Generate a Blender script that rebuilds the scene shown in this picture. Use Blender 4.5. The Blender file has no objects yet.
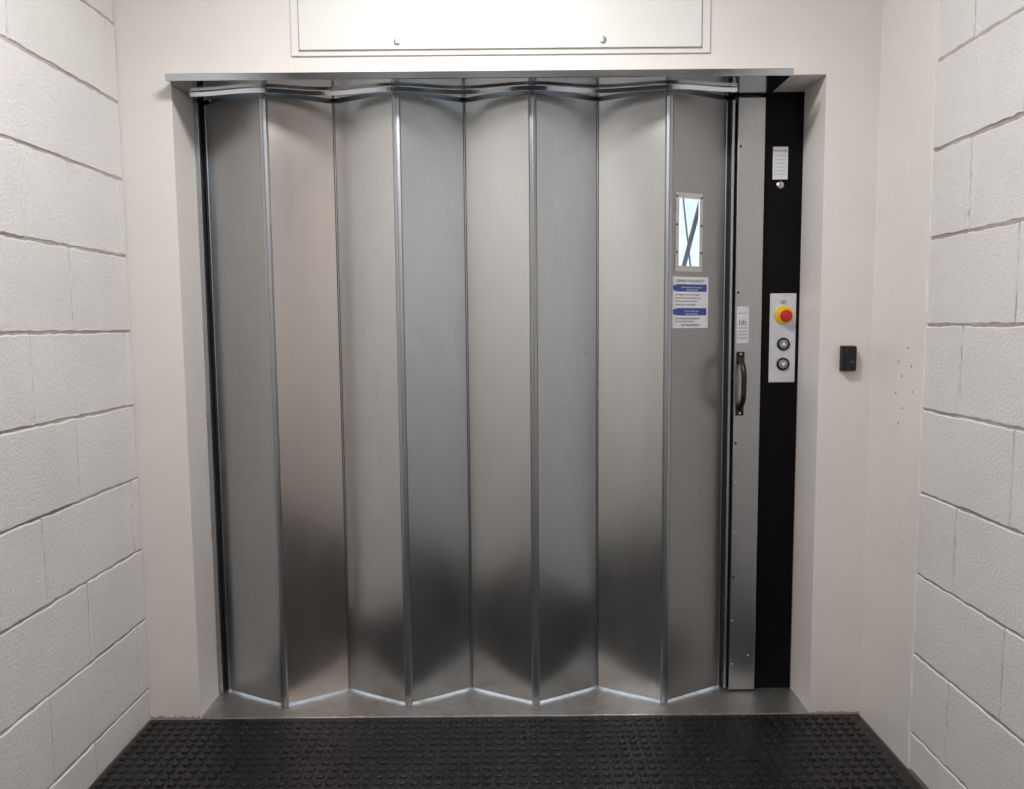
import bpy, bmesh, math, random
from mathutils import Vector, Matrix
random.seed(4)
scene = bpy.context.scene
scene.view_settings.view_transform = 'Standard'
col = scene.collection

# ------------------------------------------------------------ materials
def new_mat(name):
    m = bpy.data.materials.new(name); m.use_nodes = True
    nt = m.node_tree
    return m, nt, nt.nodes['Principled BSDF']

def noise(nt, scale, detail=4, rough=.6, stretch=(1,1,1), obj=True):
    tc = nt.nodes.new('ShaderNodeTexCoord'); mp = nt.nodes.new('ShaderNodeMapping')
    mp.inputs['Scale'].default_value = stretch
    n = nt.nodes.new('ShaderNodeTexNoise')
    n.inputs['Scale'].default_value = scale; n.inputs['Detail'].default_value = detail
    n.inputs['Roughness'].default_value = rough
    nt.links.new(tc.outputs['Object'], mp.inputs['Vector']); nt.links.new(mp.outputs[0], n.inputs['Vector'])
    return n.outputs['Fac']

def ramp(nt, fac, stops):
    r = nt.nodes.new('ShaderNodeValToRGB')
    while len(r.color_ramp.elements) < len(stops): r.color_ramp.elements.new(.5)
    for e, (p, c) in zip(r.color_ramp.elements, stops):
        e.position = p; e.color = (*c, 1) if len(c) == 3 else c
    nt.links.new(fac, r.inputs['Fac'])
    return r.outputs['Color']

def maprange(nt, fac, a, b, lo=.3, hi=.7):
    r = nt.nodes.new('ShaderNodeMapRange')
    r.inputs['From Min'].default_value = lo; r.inputs['From Max'].default_value = hi
    r.inputs['To Min'].default_value = a; r.inputs['To Max'].default_value = b
    nt.links.new(fac, r.inputs['Value']); return r.outputs['Result']

def bump(nt, bs, fac, strength, dist):
    b = nt.nodes.new('ShaderNodeBump')
    b.inputs['Strength'].default_value = strength; b.inputs['Distance'].default_value = dist
    nt.links.new(fac, b.inputs['Height'])
    if bs.inputs['Normal'].is_linked:
        prev = bs.inputs['Normal'].links[0].from_socket
        nt.links.new(prev, b.inputs['Normal'])
    nt.links.new(b.outputs[0], bs.inputs['Normal'])

def simple(name, c, rough=.5, metal=0, bmp=None, spec=.5):
    m, nt, bs = new_mat(name)
    f = noise(nt, 12, 5)
    nt.links.new(ramp(nt, f, [(.3, tuple(x*.92 for x in c)), (.7, tuple(min(1, x*1.06) for x in c))]), bs.inputs['Base Color'])
    bs.inputs['Roughness'].default_value = rough; bs.inputs['Metallic'].default_value = metal
    bs.inputs['Specular IOR Level'].default_value = spec
    if bmp: bump(nt, bs, noise(nt, bmp[0], 4), bmp[1], bmp[2])
    return m

def paint(name, c, c2, sc, st, dist, rough=.55):
    m, nt, bs = new_mat(name)
    f = noise(nt, 2.5, 6, .65)
    nt.links.new(ramp(nt, f, [(.3, c2), (.6, c)]), bs.inputs['Base Color'])
    bs.inputs['Roughness'].default_value = rough
    bump(nt, bs, noise(nt, sc, 6, .7), st, dist)
    return m

M_block = paint('painted_block', (.78,.76,.745), (.72,.695,.675), 130, .9, .0048)
M_mortar = paint('painted_mortar', (.46,.43,.39), (.27,.24,.21), 60, .6, .004)
M_plaster = paint('painted_plaster', (.755,.715,.685), (.71,.67,.64), 40, .2, .003, .4)
M_ceil = paint('ceiling_paint', (.8,.8,.78), (.77,.77,.75), 20, .05, .002)
M_hatch = paint('hatch_board', (.74,.725,.705), (.715,.70,.68), 15, .03, .001, .25)

def steel(name, c, rlo=.20, rhi=.30):
    m, nt, bs = new_mat(name)
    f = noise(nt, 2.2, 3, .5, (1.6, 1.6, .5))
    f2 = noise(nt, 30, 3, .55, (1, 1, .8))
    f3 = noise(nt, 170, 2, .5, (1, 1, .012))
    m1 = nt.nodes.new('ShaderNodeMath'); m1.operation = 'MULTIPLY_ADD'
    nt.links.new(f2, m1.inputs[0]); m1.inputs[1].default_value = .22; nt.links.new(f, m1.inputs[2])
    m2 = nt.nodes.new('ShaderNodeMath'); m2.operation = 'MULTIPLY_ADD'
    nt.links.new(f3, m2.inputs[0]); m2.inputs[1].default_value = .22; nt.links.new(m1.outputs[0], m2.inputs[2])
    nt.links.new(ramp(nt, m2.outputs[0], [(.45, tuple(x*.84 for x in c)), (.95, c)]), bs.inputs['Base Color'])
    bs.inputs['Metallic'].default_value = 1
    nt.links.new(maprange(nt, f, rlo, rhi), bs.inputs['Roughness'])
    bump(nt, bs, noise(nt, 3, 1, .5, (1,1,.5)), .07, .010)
    bump(nt, bs, noise(nt, 260, 2), .06, .0006)
    return m
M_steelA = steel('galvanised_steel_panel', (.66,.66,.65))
M_steelB = steel('galvanised_steel_panel_shade_tint', (.53,.55,.575))  # same steel, bluish shade of right-facing panels put into the base colour
M_steelW = steel('galvanised_steel_panel_reflection_tint', (.67,.62,.59))  # same steel with a warm reflection tinted into the base colour
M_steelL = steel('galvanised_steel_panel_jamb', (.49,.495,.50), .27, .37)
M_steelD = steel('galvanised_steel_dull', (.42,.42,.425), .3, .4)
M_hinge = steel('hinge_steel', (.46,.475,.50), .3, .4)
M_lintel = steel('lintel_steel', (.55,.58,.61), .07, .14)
M_bright = steel('polished_edge_steel', (.80,.83,.88), .12, .2)

M_sill, nt, bs = new_mat('dirty_sill_steel')
f = noise(nt, 6, 9, .75)
nt.links.new(ramp(nt, f, [(.32, (.24,.18,.13)), (.46, (.42,.40,.375)), (.7, (.60,.60,.61))]), bs.inputs['Base Color'])
nt.links.new(maprange(nt, f, .4, .95, .30, .46), bs.inputs['Metallic']); bs.inputs['Roughness'].default_value = .42
bump(nt, bs, noise(nt, 80, 5), .2, .002)

M_rub, nt, bs = new_mat('black_rubber')
f = noise(nt, 5, 8, .75)
nt.links.new(ramp(nt, f, [(.3, (.006,.005,.006)), (.60, (.012,.0105,.012)), (.8, (.040,.035,.037))]), bs.inputs['Base Color'])
nt.links.new(maprange(nt, f, .18, .38), bs.inputs['Roughness'])
bs.inputs['Specular IOR Level'].default_value = .42
bump(nt, bs, noise(nt, 140, 5), .6, .002)

M_black = simple('black_painted_metal', (.003,.0025,.003), .4, 0, (200,.1,.0005), .12)
M_blackpl = simple('black_plastic', (.010,.010,.010), .3, 0, None, .4)
M_gap = simple('shadow_gap_rubber', (.012,.012,.013), .7)
M_white = simple('white_label', (.70,.70,.74), .4)
M_blue = simple('label_blue', (.025,.07,.26), .4)
M_text = simple('label_text', (.06,.06,.09), .5)
M_red = simple('red_plastic', (.50,.02,.015), .3)
M_yellow = simple('yellow_plastic', (.80,.48,.02), .35)
M_alu = simple('brushed_plate', (.66,.66,.72), .4, .35)
M_grey = simple('grey_plastic', (.22,.22,.24), .4)
M_chrome = simple('screw_metal', (.6,.6,.6), .3, 1)
M_plug = simple('wall_plug', (.30,.24,.2), .6)
M_lift = simple('lift_interior_paint', (.75,.78,.82), .5)
M_seal = simple('dirty_sealant', (.40,.33,.26), .7, 0, (60,.5,.003))
M_line = simple('hatch_gap', (.45,.41,.37), .7)
M_glass, nt, bs = new_mat('window_glass')
bs.inputs['Base Color'].default_value = (.95,.98,1,1)
bs.inputs['Roughness'].default_value = .02
bs.inputs['Transmission Weight'].default_value = 1
bs.inputs['IOR'].default_value = 1.1
M_lamp, nt, bs = new_mat('lamp_diffuser')
bs.inputs['Base Color'].default_value = (.9,.9,.9,1)
bs.inputs['Emission Color'].default_value = (1,.97,.93,1)
bs.inputs['Emission Strength'].default_value = 6

# ------------------------------------------------------------ mesh helpers
def mk(name, verts, faces, mat, parent=None, smooth=False, bevel=0, seg=2):
    me = bpy.data.meshes.new(name); me.from_pydata(verts, [], faces); me.validate()
    bm = bmesh.new(); bm.from_mesh(me); bmesh.ops.recalc_face_normals(bm, faces=bm.faces); bm.to_mesh(me); bm.free()
    o = bpy.data.objects.new(name, me); col.objects.link(o)
    mats = mat if isinstance(mat, list) else [mat]
    for m in mats: me.materials.append(m)
    if parent: o.parent = parent
    if smooth:
        for p in me.polygons: p.use_smooth = True
    if bevel:
        b = o.modifiers.new('bevel', 'BEVEL'); b.width = bevel; b.segments = seg; b.limit_method = 'ANGLE'
    return o
BF = [(0,1,2,3),(4,7,6,5),(0,4,5,1),(1,5,6,2),(2,6,7,3),(3,7,4,0)]
def boxes(name, lst, mat, parent=None, bevel=0):
    V, F = [], []
    for (x0,x1,y0,y1,z0,z1) in lst:
        b = len(V)
        V += [(x0,y0,z0),(x1,y0,z0),(x1,y1,z0),(x0,y1,z0),(x0,y0,z1),(x1,y0,z1),(x1,y1,z1),(x0,y1,z1)]
        F += [tuple(i+b for i in f) for f in BF]
    return mk(name, V, F, mat, parent, bevel=bevel)
def box(name, x0,x1,y0,y1,z0,z1, mat, parent=None, bevel=0):
    return boxes(name, [(x0,x1,y0,y1,z0,z1)], mat, parent, bevel)
def empty(name, loc=(0,0,0)):
    e = bpy.data.objects.new(name, None); col.objects.link(e); e.empty_display_size = .1
    return e
def lathe(name, prof, centre, axis, mat, parent=None, n=32):
    a = Vector(axis).normalized(); t = a.orthogonal().normalized(); u = a.cross(t)
    V, F = [], []; c = Vector(centre)
    for r, h in prof:
        for i in range(n):
            q = 2*math.pi*i/n
            V.append(tuple(c + a*h + (t*math.cos(q)+u*math.sin(q))*max(r, 1e-5)))
    for k in range(len(prof)-1):
        for i in range(n):
            j = (i+1) % n
            F.append((k*n+i, k*n+j, (k+1)*n+j, (k+1)*n+i))
    F.append(tuple(range(n))); F.append(tuple((len(prof)-1)*n+i for i in range(n)))
    o = mk(name, V, F, mat, parent)
    for p in o.data.polygons: p.use_smooth = len(p.vertices) == 4
    o.data.set_sharp_from_angle(angle=math.radians(35))
    return o
def text(name, s, loc, size, mat, parent=None, rot=(math.pi/2,0,0), align='LEFT', extr=.0002):
    cu = bpy.data.curves.new(name, 'FONT'); cu.body = s; cu.size = size; cu.extrude = extr
    cu.align_x = align; cu.materials.append(mat)
    o = bpy.data.objects.new(name, cu); col.objects.link(o); o.location = loc; o.rotation_euler = rot
    if parent: o.parent = parent
    return o

# ------------------------------------------------------------ dimensions
XL, XR = -1.157, 1.10
YW = 2.35
YD = 2.53
OL, OR_, OT = -1.0, .938, 1.972
CEIL = 2.62
YB = -2.2

# ------------------------------------------------------------ block walls
def block_wall(name, X, sgn, y0, y1, par_y):
    V, F, MI = [], [], []
    rec = .0042; gap = .0022; ch = .0028
    zl = [.107+.225*k for k in range(-1, 12)]
    for k in range(len(zl)-1):
        z0, z1 = max(zl[k], 0), min(zl[k+1], CEIL)
        if z1 - z0 < .01: continue
        off = par_y[0] if k % 2 == 0 else par_y[1]
        off += random.uniform(-.012, .012)
        ys = [y0]
        yy = off - 20*.45
        while yy < y1:
            if yy > y0 + .02 and yy < y1 - .02: ys.append(yy)
            yy += .45
        ys.append(y1)
        for a, b in zip(ys[:-1], ys[1:]):
            j = lambda s=.0019: random.uniform(-s, s)
            a2, b2, c2, d2 = a+gap*.5, b-gap*.5, z0+gap, z1-gap
            xo = X + j(.0014)
            base = len(V)
            outer = []; inner = []
            def edge(p, r, n):
                for i in range(n):
                    t = i/n
                    yv = p[0]+(r[0]-p[0])*t; zv = p[1]+(r[1]-p[1])*t
                    jj = (j(), j())
                    outer.append((X - sgn*rec, yv+jj[0], zv+jj[1]))
                    cy, cz = (a2+b2)/2, (c2+d2)/2
                    iy = yv + (ch*.6+abs(j())) * (1 if yv < cy else -1) * (1 if (abs(yv-a2)<1e-6 or abs(yv-b2)<1e-6) else 0)
                    iz = zv + (ch+abs(j())) * (1 if zv < cz else -1) * (1 if (abs(zv-c2)<1e-6 or abs(zv-d2)<1e-6) else 0)
                    inner.append((xo, iy+jj[0], iz+jj[1]))
            nl = max(2, int((b2-a2)/.02)); nh = 12
            edge((a2,c2),(b2,c2),nl); edge((b2,c2),(b2,d2),nh); edge((b2,d2),(a2,d2),nl); edge((a2,d2),(a2,c2),nh)
            n = len(outer)
            V.extend(outer); V.extend(inner)
            for i in range(n):
                F.append((base+i, base+(i+1)%n, base+n+(i+1)%n, base+n+i)); MI.append(0)
            F.append(tuple(base+n+i for i in range(n))); MI.append(0)
    xa, xb = X - sgn*(rec-.001), X - sgn*.12
    base = len(V)
    V.extend([(xa,y0,0),(xb,y0,0),(xb,y1,0),(xa,y1,0),(xa,y0,CEIL),(xb,y0,CEIL),(xb,y1,CEIL),(xa,y1,CEIL)])
    for f in BF: F.append(tuple(i+base for i in f)); MI.append(1)
    o = mk(name, V, F, [M_block, M_mortar])
    for p, m in zip(o.data.polygons, MI): p.material_index = m
    return o
wl = block_wall('wall_left', XL, 1, YB, YW, (2.035, 1.85))
wr = block_wall('wall_right', XR, -1, YB, 2.055, (1.68, 1.88))
V, F = [], []
nz = 60
for i in range(nz+1):
    z = CEIL*i/nz; e = 2.05 + random.uniform(-.004,.004)
    V += [(XR-.004, YW, z), (XR-.004, e, z), (XR+.0045, e-.004, z), (XR+.12, e-.001, z), (XR+.12, YW, z)]
for i in range(nz):
    for k in range(5):
        F.append((i*5+k, i*5+(k+1)%5, (i+1)*5+(k+1)%5, (i+1)*5+k))
F += [(0,1,2,3,4), tuple(nz*5+k for k in range(5))]
pl = mk('plastered_return', V, F, M_plaster, wr)
for i, (y, z) in enumerate([(2.18,1.13),(2.16,1.09),(2.19,1.04),(2.15,1.00),(2.17,.955),(2.13,1.17),(2.11,1.12),(2.10,1.05)]):
    lathe('plug_hole_%d' % i, [(.0040,0),(.002,.0012)], (XR-.004, y, z), (-1,0,0), M_plug, wr, 10)
for i, (y, z) in enumerate([(2.12,.62),(2.2,.55),(2.09,.75)]):
    lathe('plug_dot_%d' % i, [(.002,0),(.0015,.001)], (XR-.004, y, z), (-1,0,0), M_plug, wr, 10)

# ------------------------------------------------------------ end wall with opening
W_TH = 2.62
ew = boxes('wall_end', [(XL-.12, OL, YW, W_TH, 0, CEIL), (OR_, XR+.12, YW, W_TH, 0, CEIL), (OL, OR_, YW, W_TH, OT, CEIL)], M_plaster)
def ragged_strip(name, pts_fn, n, w, mat, parent):
    V, F = [], []
    for i in range(n+1):
        a, b = pts_fn(i/n, w*random.uniform(.2, 1.8)); V += [a, b]
    for i in range(n): F.append((2*i, 2*i+1, 2*i+3, 2*i+2))
    return mk(name, V, F, mat, parent)
ragged_strip('reveal_sealant', lambda t, w: ((OL+.0015, 2.51, .02+t*.95), (OL+.0015, 2.508-w, .02+t*.95)), 110, .006, M_seal, ew)
ragged_strip('reveal_sealant_right', lambda t, w: ((OR_-.0015, 2.527, .02+t*.95), (OR_-.0015, 2.520-w, .02+t*.95)), 90, .003, M_seal, ew)
ragged_strip('foot_sealant_left', lambda t, w: ((XL+t*(OL-XL), YW-.0015, 0.003), (XL+t*(OL-XL), YW-.0015, .005+w)), 26, .006, M_seal, ew)
ragged_strip('foot_sealant_right', lambda t, w: ((OR_+t*(XR-OR_), YW-.0015, 0.003), (OR_+t*(XR-OR_), YW-.0015, .005+w)), 26, .004, M_seal, ew)

box('wall_rear', XL-.12, XR+.12, YB-.12, YB, 0, CEIL, M_plaster)
box('ceiling', XL-.12, XR+.12, YB-.12, W_TH, CEIL, CEIL+.1, M_ceil)
box('floor', XL-.12, XR+.12, YB-.12, W_TH, -.12, 0, simple('concrete', (.12,.115,.11), .8))

# access hatch above door
h = empty('access_hatch')
box('frame', -.640, .592, YW-.006, YW, 2.035, 2.50, M_hatch, h, .002)
boxes('shadow_gap', [(-.6175, -.6155, YW-.0070, YW-.0055, 2.047, 2.48), (.5655, .5675, YW-.0070, YW-.0055, 2.047, 2.48), (-.6175,.5675,YW-.0070,YW-.0055,2.047,2.0495)], M_line, h)
box('door_leaf', -.615, .565, YW-.012, YW-.004, 2.0505, 2.48, M_hatch, h, .002)
for i, x in enumerate((-.327, .275)):
    lathe('lock_screw_%d' % i, [(.010,0),(.010,.003),(.007,.004),(.003,.004)], (x, YW-.012, 2.072), (0,-1,0), M_chrome, h)

# ------------------------------------------------------------ rubber mat
V, F = [], []
def addbox(x0,x1,y0,y1,z0,z1):
    b = len(V)
    V.extend([(x0,y0,z0),(x1,y0,z0),(x1,y1,z0),(x0,y1,z0),(x0,y0,z1),(x1,y0,z1),(x1,y1,z1),(x0,y1,z1)])
    F.extend([tuple(i+b for i in f) for f in BF])
mx0, mx1, my0, my1 = XL+.004, XR-.012, YB+.01, 2.344
addbox(mx0, mx1, my0, my1, 0, .003)
pit = .033
nx = int((mx1-mx0)/pit); ny = int((my1-my0)/pit)
for iy in range(ny):
    for ix in range(nx):
        cx = mx0 + (ix+.6)*pit; cy = my1 - (iy+.6)*pit
        b = len(V)
        for r, z in ((.0125,.003),(.0112,.0068),(.0085,.0080)):
            for k in range(10):
                q = math.pi/10 + k*math.pi/5
                V.append((cx+r*math.cos(q), cy+r*math.sin(q), z))
        for lv in range(2):
            for k in range(10):
                F.append((b+lv*10+k, b+lv*10+(k+1)%10, b+lv*10+10+(k+1)%10, b+lv*10+10+k))
        F.append(tuple(b+20+k for k in range(10)))
mk('rubber_floor_mat', V, F, M_rub)

# ------------------------------------------------------------ sill
s = empty('door_sill')
box('sill_plate', OL, OR_, 2.347, 2.62, 0, .0055, M_sill, s, .002)
# ------------------------------------------------------------ lintel
l = empty('door_lintel')
box('lintel_plate', OL+.006, .82, 2.30, 2.61, 1.957, 1.9705, M_lintel, l, .002)
box('lintel_face', OL+.006, .822, 2.296, 2.302, 1.953, 1.974, M_lintel, l, .0015)

# ------------------------------------------------------------ folding door
d = empty('folding_steel_door')
PX = [-.972,-.752,-.562,-.346,-.1455,.070,.281,.489,.695]
YN, YF = 2.42, 2.53
P = [Vector((x, YF if i % 2 == 0 else YN)) for i, x in enumerate(PX)]
ZB, ZT = .0130, 1.949
def panel_frame(i):
    a, b = P[i], P[i+1]; L = (b-a).length; t = (b-a)/L
    n = Vector((t.y, -t.x))
    if n.y > 0: n = -n
    return a, t, n, L
def obox_list(i, lst):
    a, t, n, L = panel_frame(i); V, F = [], []
    for (s0,s1,n0,n1,z0,z1) in lst:
        b = len(V)
        for z in (z0, z1):
            for (ss, nn) in ((s0,n1),(s1,n1),(s1,n0),(s0,n0)):
                p = a + t*(ss*L) + n*nn; V.append((p.x, p.y, z))
        F += [tuple(k+b for k in f) for f in BF]
    return V, F
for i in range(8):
    mat = M_steelA if i % 2 == 0 else M_steelB  # tone per panel: reflected light and shade by facing, painted into the steel
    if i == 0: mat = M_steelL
    if i == 1: mat = M_steelW  # warm reflection on this panel comes from its base colour
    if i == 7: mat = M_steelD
    a, t, n, L = panel_frame(i)
    if i < 7:
        prof = [(.02,-.022),(.02,0)] + [(.02+.96*k/10, .0022*math.sin(math.pi*k/10)) for k in range(1,10)] + [(.98,0),(.98,-.022)]
        V, F = [], []
        for z in (ZB, ZT):
            for off in (0, -.0016):
                for (ss, nn) in prof:
                    p = a + t*(ss*L) + n*(nn+off); V.append((p.x, p.y, z))
        m = len(prof)
        for k in range(m-1):
            F.append((k, k+1, 2*m+k+1, 2*m+k)); F.append((m+k, m+k+1, 3*m+k+1, 3*m+k))
            F.append((k, k+1, m+k+1, m+k)); F.append((2*m+k, 2*m+k+1, 3*m+k+1, 3*m+k))
        F += [(0, m, 3*m, 2*m), (m-1, 2*m-1, 4*m-1, 3*m-1)]
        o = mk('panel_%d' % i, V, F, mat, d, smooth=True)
        o.data.set_sharp_from_angle(angle=math.radians(25))
    else:
        w0, w1, z0, z1 = .16, .54, 1.42, 1.635
        V, F = obox_list(i, [(.02,w0,-.002,0,ZB,ZT),(w1,.98,-.002,0,ZB,ZT),(w0,w1,-.002,0,ZB,z0),(w0,w1,-.002,0,z1,ZT),
                             (.02,.03,-.022,-.002,ZB,ZT),(.97,.98,-.022,-.002,ZB,ZT)])
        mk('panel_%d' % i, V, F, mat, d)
        V, F = obox_list(i, [(.113,w0+.01,0,.003,1.405,1.65),(w1-.01,.582,0,.003,1.405,1.65),(w0+.01,w1-.01,0,.003,1.405,z0+.003),(w0+.01,w1-.01,0,.003,z1-.003,1.65)])
        mk('window_frame', V, F, M_steelA, d, bevel=.0008)
        V, F = obox_list(i, [(w0,w1,-.007,-.003,z0,z1)])
        mk('vision_glass', V, F, M_glass, d)
        k = 0
        for ss in (.135,.56):
            for zz in (1.42,1.465,1.51,1.55,1.595,1.637):
                p = a + t*(ss*L) + n*.003
                lathe('frame_screw_%d' % k, [(.0036,0),(.0028,.0015),(.001,.002)], (p.x,p.y,zz), (n.x,n.y,0), M_gap if k % 2 else M_chrome, d, 10); k += 1
        V, F = obox_list(i, [(.07,.70,.0003,.0012,1.228,1.389)]); mk('safety_notice', V, F, M_white, d)
        V, F = obox_list(i, [(.15,.67,.0012,.0016,1.343,1.366),(.15,.67,.0012,.0016,1.268,1.291)]); mk('notice_blue_bands', V, F, M_blue, d)
        for q, zc in enumerate((1.3545, 1.2795)):
            p = a + t*(.125*L) + n*.0012
            lathe('notice_symbol_%d' % q, [(.010,0),(.010,.0005)], (p.x,p.y,zc), (n.x,n.y,0), M_blue, d, 20)
        ang = math.atan2(t.y, t.x)
        for (ss, zz, sz, st, mt, al) in [(.385,1.372,.0125,'OPERATORS SAFETY', M_text,'CENTER'),
            (.41,1.354,.0075,'Instructions for the safe use', M_white,'CENTER'),(.41,1.346,.007,'of this goods lift', M_white,'CENTER'),
            (.12,1.331,.0075,'Close gates before operating the', M_text,'LEFT'),(.12,1.321,.0075,'controls. Keep clear of doors and', M_text,'LEFT'),
            (.12,1.311,.0075,'do not exceed the rated load.', M_text,'LEFT'),(.12,1.300,.0075,'Goods only - no passengers.', M_text,'LEFT'),
            (.41,1.279,.008,'Duties of the user', M_white,'CENTER'),(.41,1.271,.007,'report all damage', M_white,'CENTER'),
            (.12,1.256,.0075,'Check landing before loading and', M_text,'LEFT'),(.12,1.247,.0075,'secure all wheeled items.', M_text,'LEFT'),
            (.385,1.234,.010,'NO PASSENGERS', M_text,'CENTER')]:
            p = a + t*(ss*L) + n*.0017
            text('notice_text', st, (p.x,p.y,zz), sz, mt, d, (math.pi/2,0,ang), al, .0001)
# hinges
for i, p in enumerate(P):
    if i % 2:
        V, F = [], []
        prof = [(-.0115,.008),(-.0125,-.002),(-.0095,-.008),(-.002,-.0095),(-.0012,-.0078),(.0012,-.0078),(.002,-.0095),(.0095,-.008),(.0125,-.002),(.0115,.008)]
        for z in (ZB-.004, ZT):
            for (x, y) in prof: V.append((p.x+x, p.y+y, z))
        m = len(prof)
        for k in range(m): F.append((k,(k+1)%m,m+(k+1)%m,m+k))
        F += [tuple(range(m)), tuple(range(m,2*m))]
        mk('outer_hinge_%d' % i, V, F, M_hinge, d)
    else:
        box('inner_hinge_backing_%d' % i, p.x-.010, p.x+.010, p.y+.004, p.y+.012, ZB, ZT, M_gap, d)
        lathe('inner_hinge_%d' % i, [(.0028,0),(.0028,ZT-ZB)], (p.x, p.y+.001, ZB), (0,0,1), M_hinge, d, 12)
        lathe('roller_%d' % i, [(.007,0),(.007,.007)], (p.x, p.y-.001, .006), (0,0,1), M_chrome, d, 12)
# scalloped guide strip at head, leaning to catch the room light
V, F = [], []; npt = 160
for k in range(npt+1):
    u = k/npt*8; x0 = PX[int(min(u,7.999))]; x1 = PX[int(min(u,7.999))+1]; fr = u-int(min(u,7.999))
    x = x0+(x1-x0)*fr
    y = 2.415 + .018*math.cos(math.pi*u)
    for z, dy in ((1.944, .006), (1.955, 0)): V += [(x, y+dy-.02, z), (x, y+dy-.017, z)]
for k in range(npt):
    a0 = k*4; b0 = a0+4
    F += [(a0,b0,b0+2,a0+2),(a0+1,a0+3,b0+3,b0+1),(a0,a0+1,b0+1,b0),(a0+2,b0+2,b0+3,a0+3)]
F += [(0,2,3,1),(npt*4,npt*4+1,npt*4+3,npt*4+2)]
mk('head_guide_strip', V, F, M_bright, d, smooth=False)
box('head_track', OL, .81, 2.552, 2.60, 1.90, 1.9565, M_steelD, d)
box('jamb_channel', OL, OL+.014, 2.505, 2.60, .006, 1.955, M_hinge, d, .001)
box('jamb_gap', OL+.014, -.972+.004, 2.545, 2.60, .006, 1.955, M_gap, d)

# leading stile
box('stile_gap', .699, .724, 2.535, 2.60, .006, 1.955, M_gap, d)
box('stile_bright_edge', .706, .714, 2.505, 2.535, .012, 1.945, M_hinge, d, .001)
box('leading_stile', .722, .808, 2.497, 2.60, .012, 1.95, M_steelL, d, .002)
k = 0
for z in (1.88,1.80,1.65,1.50,1.34,1.20,.95,.85,.72,.55,.4,.25,.1):
    lathe('stile_screw_%d' % k, [(.004,0),(.003,.0015),(.001,.002)], (.731, 2.497, z), (0,-1,0), M_gap if k % 3 == 1 else M_chrome, d, 12); k += 1
for z in (1.86,.13):
    lathe('stile_screw_%d' % k, [(.004,0),(.003,.0015),(.001,.002)], (.785, 2.497, z), (0,-1,0), M_chrome, d, 12); k += 1
box('maker_label', .728, .766, 2.4955, 2.497, 1.178, 1.296, M_alu, d)
text('maker_text', 'lift', (.747, 2.4953, 1.235), .026, M_text, d, align='CENTER')
for i in range(4):
    text('maker_small_%d' % i, 'service line', (.747, 2.4953, 1.225-.011*i), .0065, M_text, d, align='CENTER')
text('maker_small_top', 'goods lifts', (.747, 2.4953, 1.272), .0065, M_blue, d, align='CENTER')
# pull handle
hx = .741
box('handle_plate_top', hx-.013, hx+.013, 2.490, 2.497, 1.110, 1.150, M_blackpl, d, .003)
box('handle_plate_bottom', hx-.013, hx+.013, 2.490, 2.497, .942, .982, M_blackpl, d, .003)
cu = bpy.data.curves.new('handle_grip', 'CURVE'); cu.dimensions = '3D'; cu.bevel_depth = .0085; cu.bevel_resolution = 5
sp = cu.splines.new('BEZIER'); pts = [(hx,2.492,1.128),(hx,2.458,1.095),(hx,2.452,1.046),(hx,2.458,.997),(hx,2.492,.964)]
sp.bezier_points.add(len(pts)-1)
for b, p in zip(sp.bezier_points, pts): b.co = p; b.handle_left_type = b.handle_right_type = 'AUTO'
cu.materials.append(M_blackpl)
o = bpy.data.objects.new('handle_grip', cu); col.objects.link(o); o.parent = d
for i, z in enumerate((1.142,.950)):
    lathe('handle_screw_%d' % i, [(.004,0),(.003,.0015)], (hx, 2.490, z), (0,-1,0), M_chrome, d, 12)

# ------------------------------------------------------------ black control post
c = empty('lift_control_post')
box('post_cover', .811, OR_, 2.52, 2.60, .0065, 1.955, M_black, c, .002)
box('post_head', .82, OR_, 2.52, 2.60, 1.955, OT, M_black, c)
yf = 2.52
box('control_plate', .841, .926, yf-.004, yf, 1.048, 1.337, M_alu, c, .0015)
lathe('estop_collar', [(.030,0),(.030,.006),(.026,.008)], (.884, yf-.004, 1.268), (0,-1,0), M_yellow, c)
lathe('estop_stem', [(.012,.006),(.012,.022)], (.886, yf-.004, 1.265), (0,-1,0), M_yellow, c)
lathe('estop_mushroom', [(.012,.014),(.018,.017),(.0195,.024),(.016,.029),(.008,.031)], (.886, yf-.004, 1.265), (0,-1,0), M_red, c)
text('plate_logo', 'lift', (.884, yf-.0043, 1.302), .020, M_text, c, align='CENTER')
for i, (z, sy) in enumerate([(1.173,'up'),(1.108,'down')]):
    lathe('button_bezel_%d' % i, [(.021,0),(.021,.004),(.018,.006),(.0165,.006),(.0165,.003)], (.886, yf-.004, z), (0,-1,0), M_blackpl, c)
    lathe('button_cap_%d' % i, [(.0145,0),(.0145,.006),(.013,.007)], (.886, yf-.004, z), (0,-1,0), M_grey, c)
    s_ = 1 if sy == 'up' else -1
    y = yf-.0113
    mk('arrow_%d' % i, [(.886-.008,y,z-.005*s_),(.886+.008,y,z-.005*s_),(.886,y,z+.008*s_),(.886-.008,y+.0008,z-.005*s_),(.886+.008,y+.0008,z-.005*s_),(.886,y+.0008,z+.008*s_)],
       [(0,1,2),(3,5,4),(0,3,4,1),(1,4,5,2),(2,5,3,0)], M_white, c)
for i, z in enumerate((1.329, 1.062)):
    lathe('plate_screw_%d' % i, [(.003,0),(.002,.001)], (.886, yf-.004, z), (0,-1,0), M_chrome, c, 12)
box('warning_label', .841, .889, yf-.0012, yf, 1.70, 1.802, M_white, c)
text('warning_title', 'Remember', (.865, yf-.0014, 1.787), .0105, M_red, c, align='CENTER')
for i in range(6):
    text('warning_line_%d' % i, 'close both doors', (.865, yf-.0014, 1.772-.0115*i), .0055, M_grey, c, align='CENTER', extr=.0001)
lathe('key_switch', [(.011,0),(.011,.004),(.008,.006),(.003,.006)], (.866, yf, 1.682), (0,-1,0), M_chrome, c)
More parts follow.
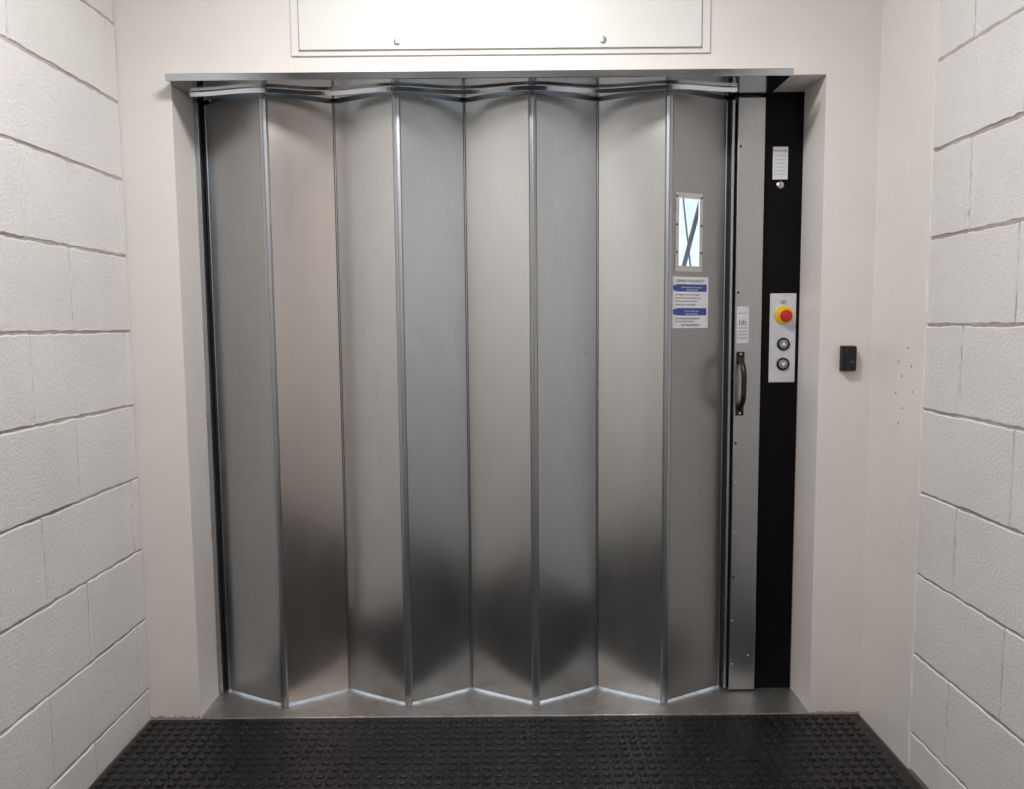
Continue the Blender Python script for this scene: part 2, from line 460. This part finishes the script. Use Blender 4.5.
box('key_slot', .865, .867, yf-.0068, yf-.0055, 1.677, 1.687, M_blackpl, c)

# ------------------------------------------------------------ access reader on wall
r = empty('wall_fob_reader')
box('reader_back', 1.000, 1.046, YW-.006, YW, 1.093, 1.171, M_gap, r, .003)
box('reader_body', 1.001, 1.045, YW-.022, YW-.005, 1.094, 1.170, M_blackpl, r, .005)
lathe('reader_led', [(.0018,0),(.0015,.0008)], (1.010, YW-.022, 1.16), (0,-1,0), M_grey, r, 10)
text('reader_logo', 'fob', (1.030, YW-.0223, 1.12), .008, M_grey, r, align='CENTER')

# ------------------------------------------------------------ lift car behind the door
lc = empty('lift_car')
box('car_floor', -1.15, 1.15, 2.63, 4.2, -.06, .004, M_lift, lc)
boxes('car_walls', [(-1.20,-1.15,2.63,4.25,0,2.3),(1.15,1.20,2.63,4.25,0,2.3),(-1.15,1.15,4.2,4.25,0,2.3)], M_lift, lc)
box('car_ceiling', -1.20, 1.20, 2.63, 4.25, 2.3, 2.35, M_lift, lc)
V, F = [], []
def bar(x0,z0,x1,z1,y,w=.010):
    dx, dz = x1-x0, z1-z0; L = math.hypot(dx,dz); px, pz = -dz/L*w, dx/L*w
    b = len(V)
    for yy in (y, y+.006):
        V.extend([(x0-px,yy,z0-pz),(x1-px,yy,z1-pz),(x1+px,yy,z1+pz),(x0+px,yy,z0+pz)])
    F.extend([(b,b+1,b+2,b+3),(b+4,b+7,b+6,b+5),(b,b+4,b+5,b+1),(b+1,b+5,b+6,b+2),(b+2,b+6,b+7,b+3),(b+3,b+7,b+4,b)])
for k in range(5):                       # repeating lattice, pitch .42
    x = -1.09 + k*.42
    bar(x,.05,x+.42,1.02,2.80); bar(x+.42,.05,x,1.02,2.81)
    bar(x-.055,1.10,x+.195,2.10,2.80,.008)
    bar(x+.10,1.10,x-.02,2.10,2.81,.003)
mk('scissor_gate', V, F, M_steelD, lc)

# ------------------------------------------------------------ lighting
def fixture(name, x, y, w, dpt, power, colr):
    e = empty(name)
    box('housing', x-w/2-.03, x+w/2+.03, y-dpt/2-.03, y+dpt/2+.03, CEIL-.05, CEIL, simple('fixture_white', (.8,.8,.8)), e, .004)
    box('diffuser', x-w/2, x+w/2, y-dpt/2, y+dpt/2, CEIL-.056, CEIL-.049, M_lamp, e)
    L = bpy.data.lights.new(name+'_light', 'AREA'); L.shape = 'RECTANGLE'; L.size = w; L.size_y = dpt; L.energy = power; L.color = colr
    o = bpy.data.objects.new('light', L); col.objects.link(o); o.location = (x, y, CEIL-.062); o.parent = e
fixture('ceiling_light', -.12, 1.45, .6, .3, 29, (1,.988,.975))
fixture('ceiling_light', -.02, -.9, .6, .3, 18, (1,.988,.975))
L = bpy.data.lights.new('car_light', 'AREA'); L.size = 1.2; L.energy = 42; L.color = (.88,.94,1)
o = bpy.data.objects.new('car_light', L); col.objects.link(o); o.location = (0,3.4,2.27); o.parent = lc
w = bpy.data.worlds.new('world'); scene.world = w; w.use_nodes = True
w.node_tree.nodes['Background'].inputs[0].default_value = (.5,.5,.5,1); w.node_tree.nodes['Background'].inputs[1].default_value = .1

# ------------------------------------------------------------ camera
cam = bpy.data.cameras.new('camera'); cam.sensor_width = 36; cam.lens = 770/1024*36; cam.clip_start = .02
co = bpy.data.objects.new('camera', cam); col.objects.link(co)
co.matrix_world = Matrix.Translation((0,0,1.24)) @ Matrix.Rotation(math.radians(84.9),4,'X') @ Matrix.Rotation(math.radians(-.5),4,'Z')
scene.camera = co
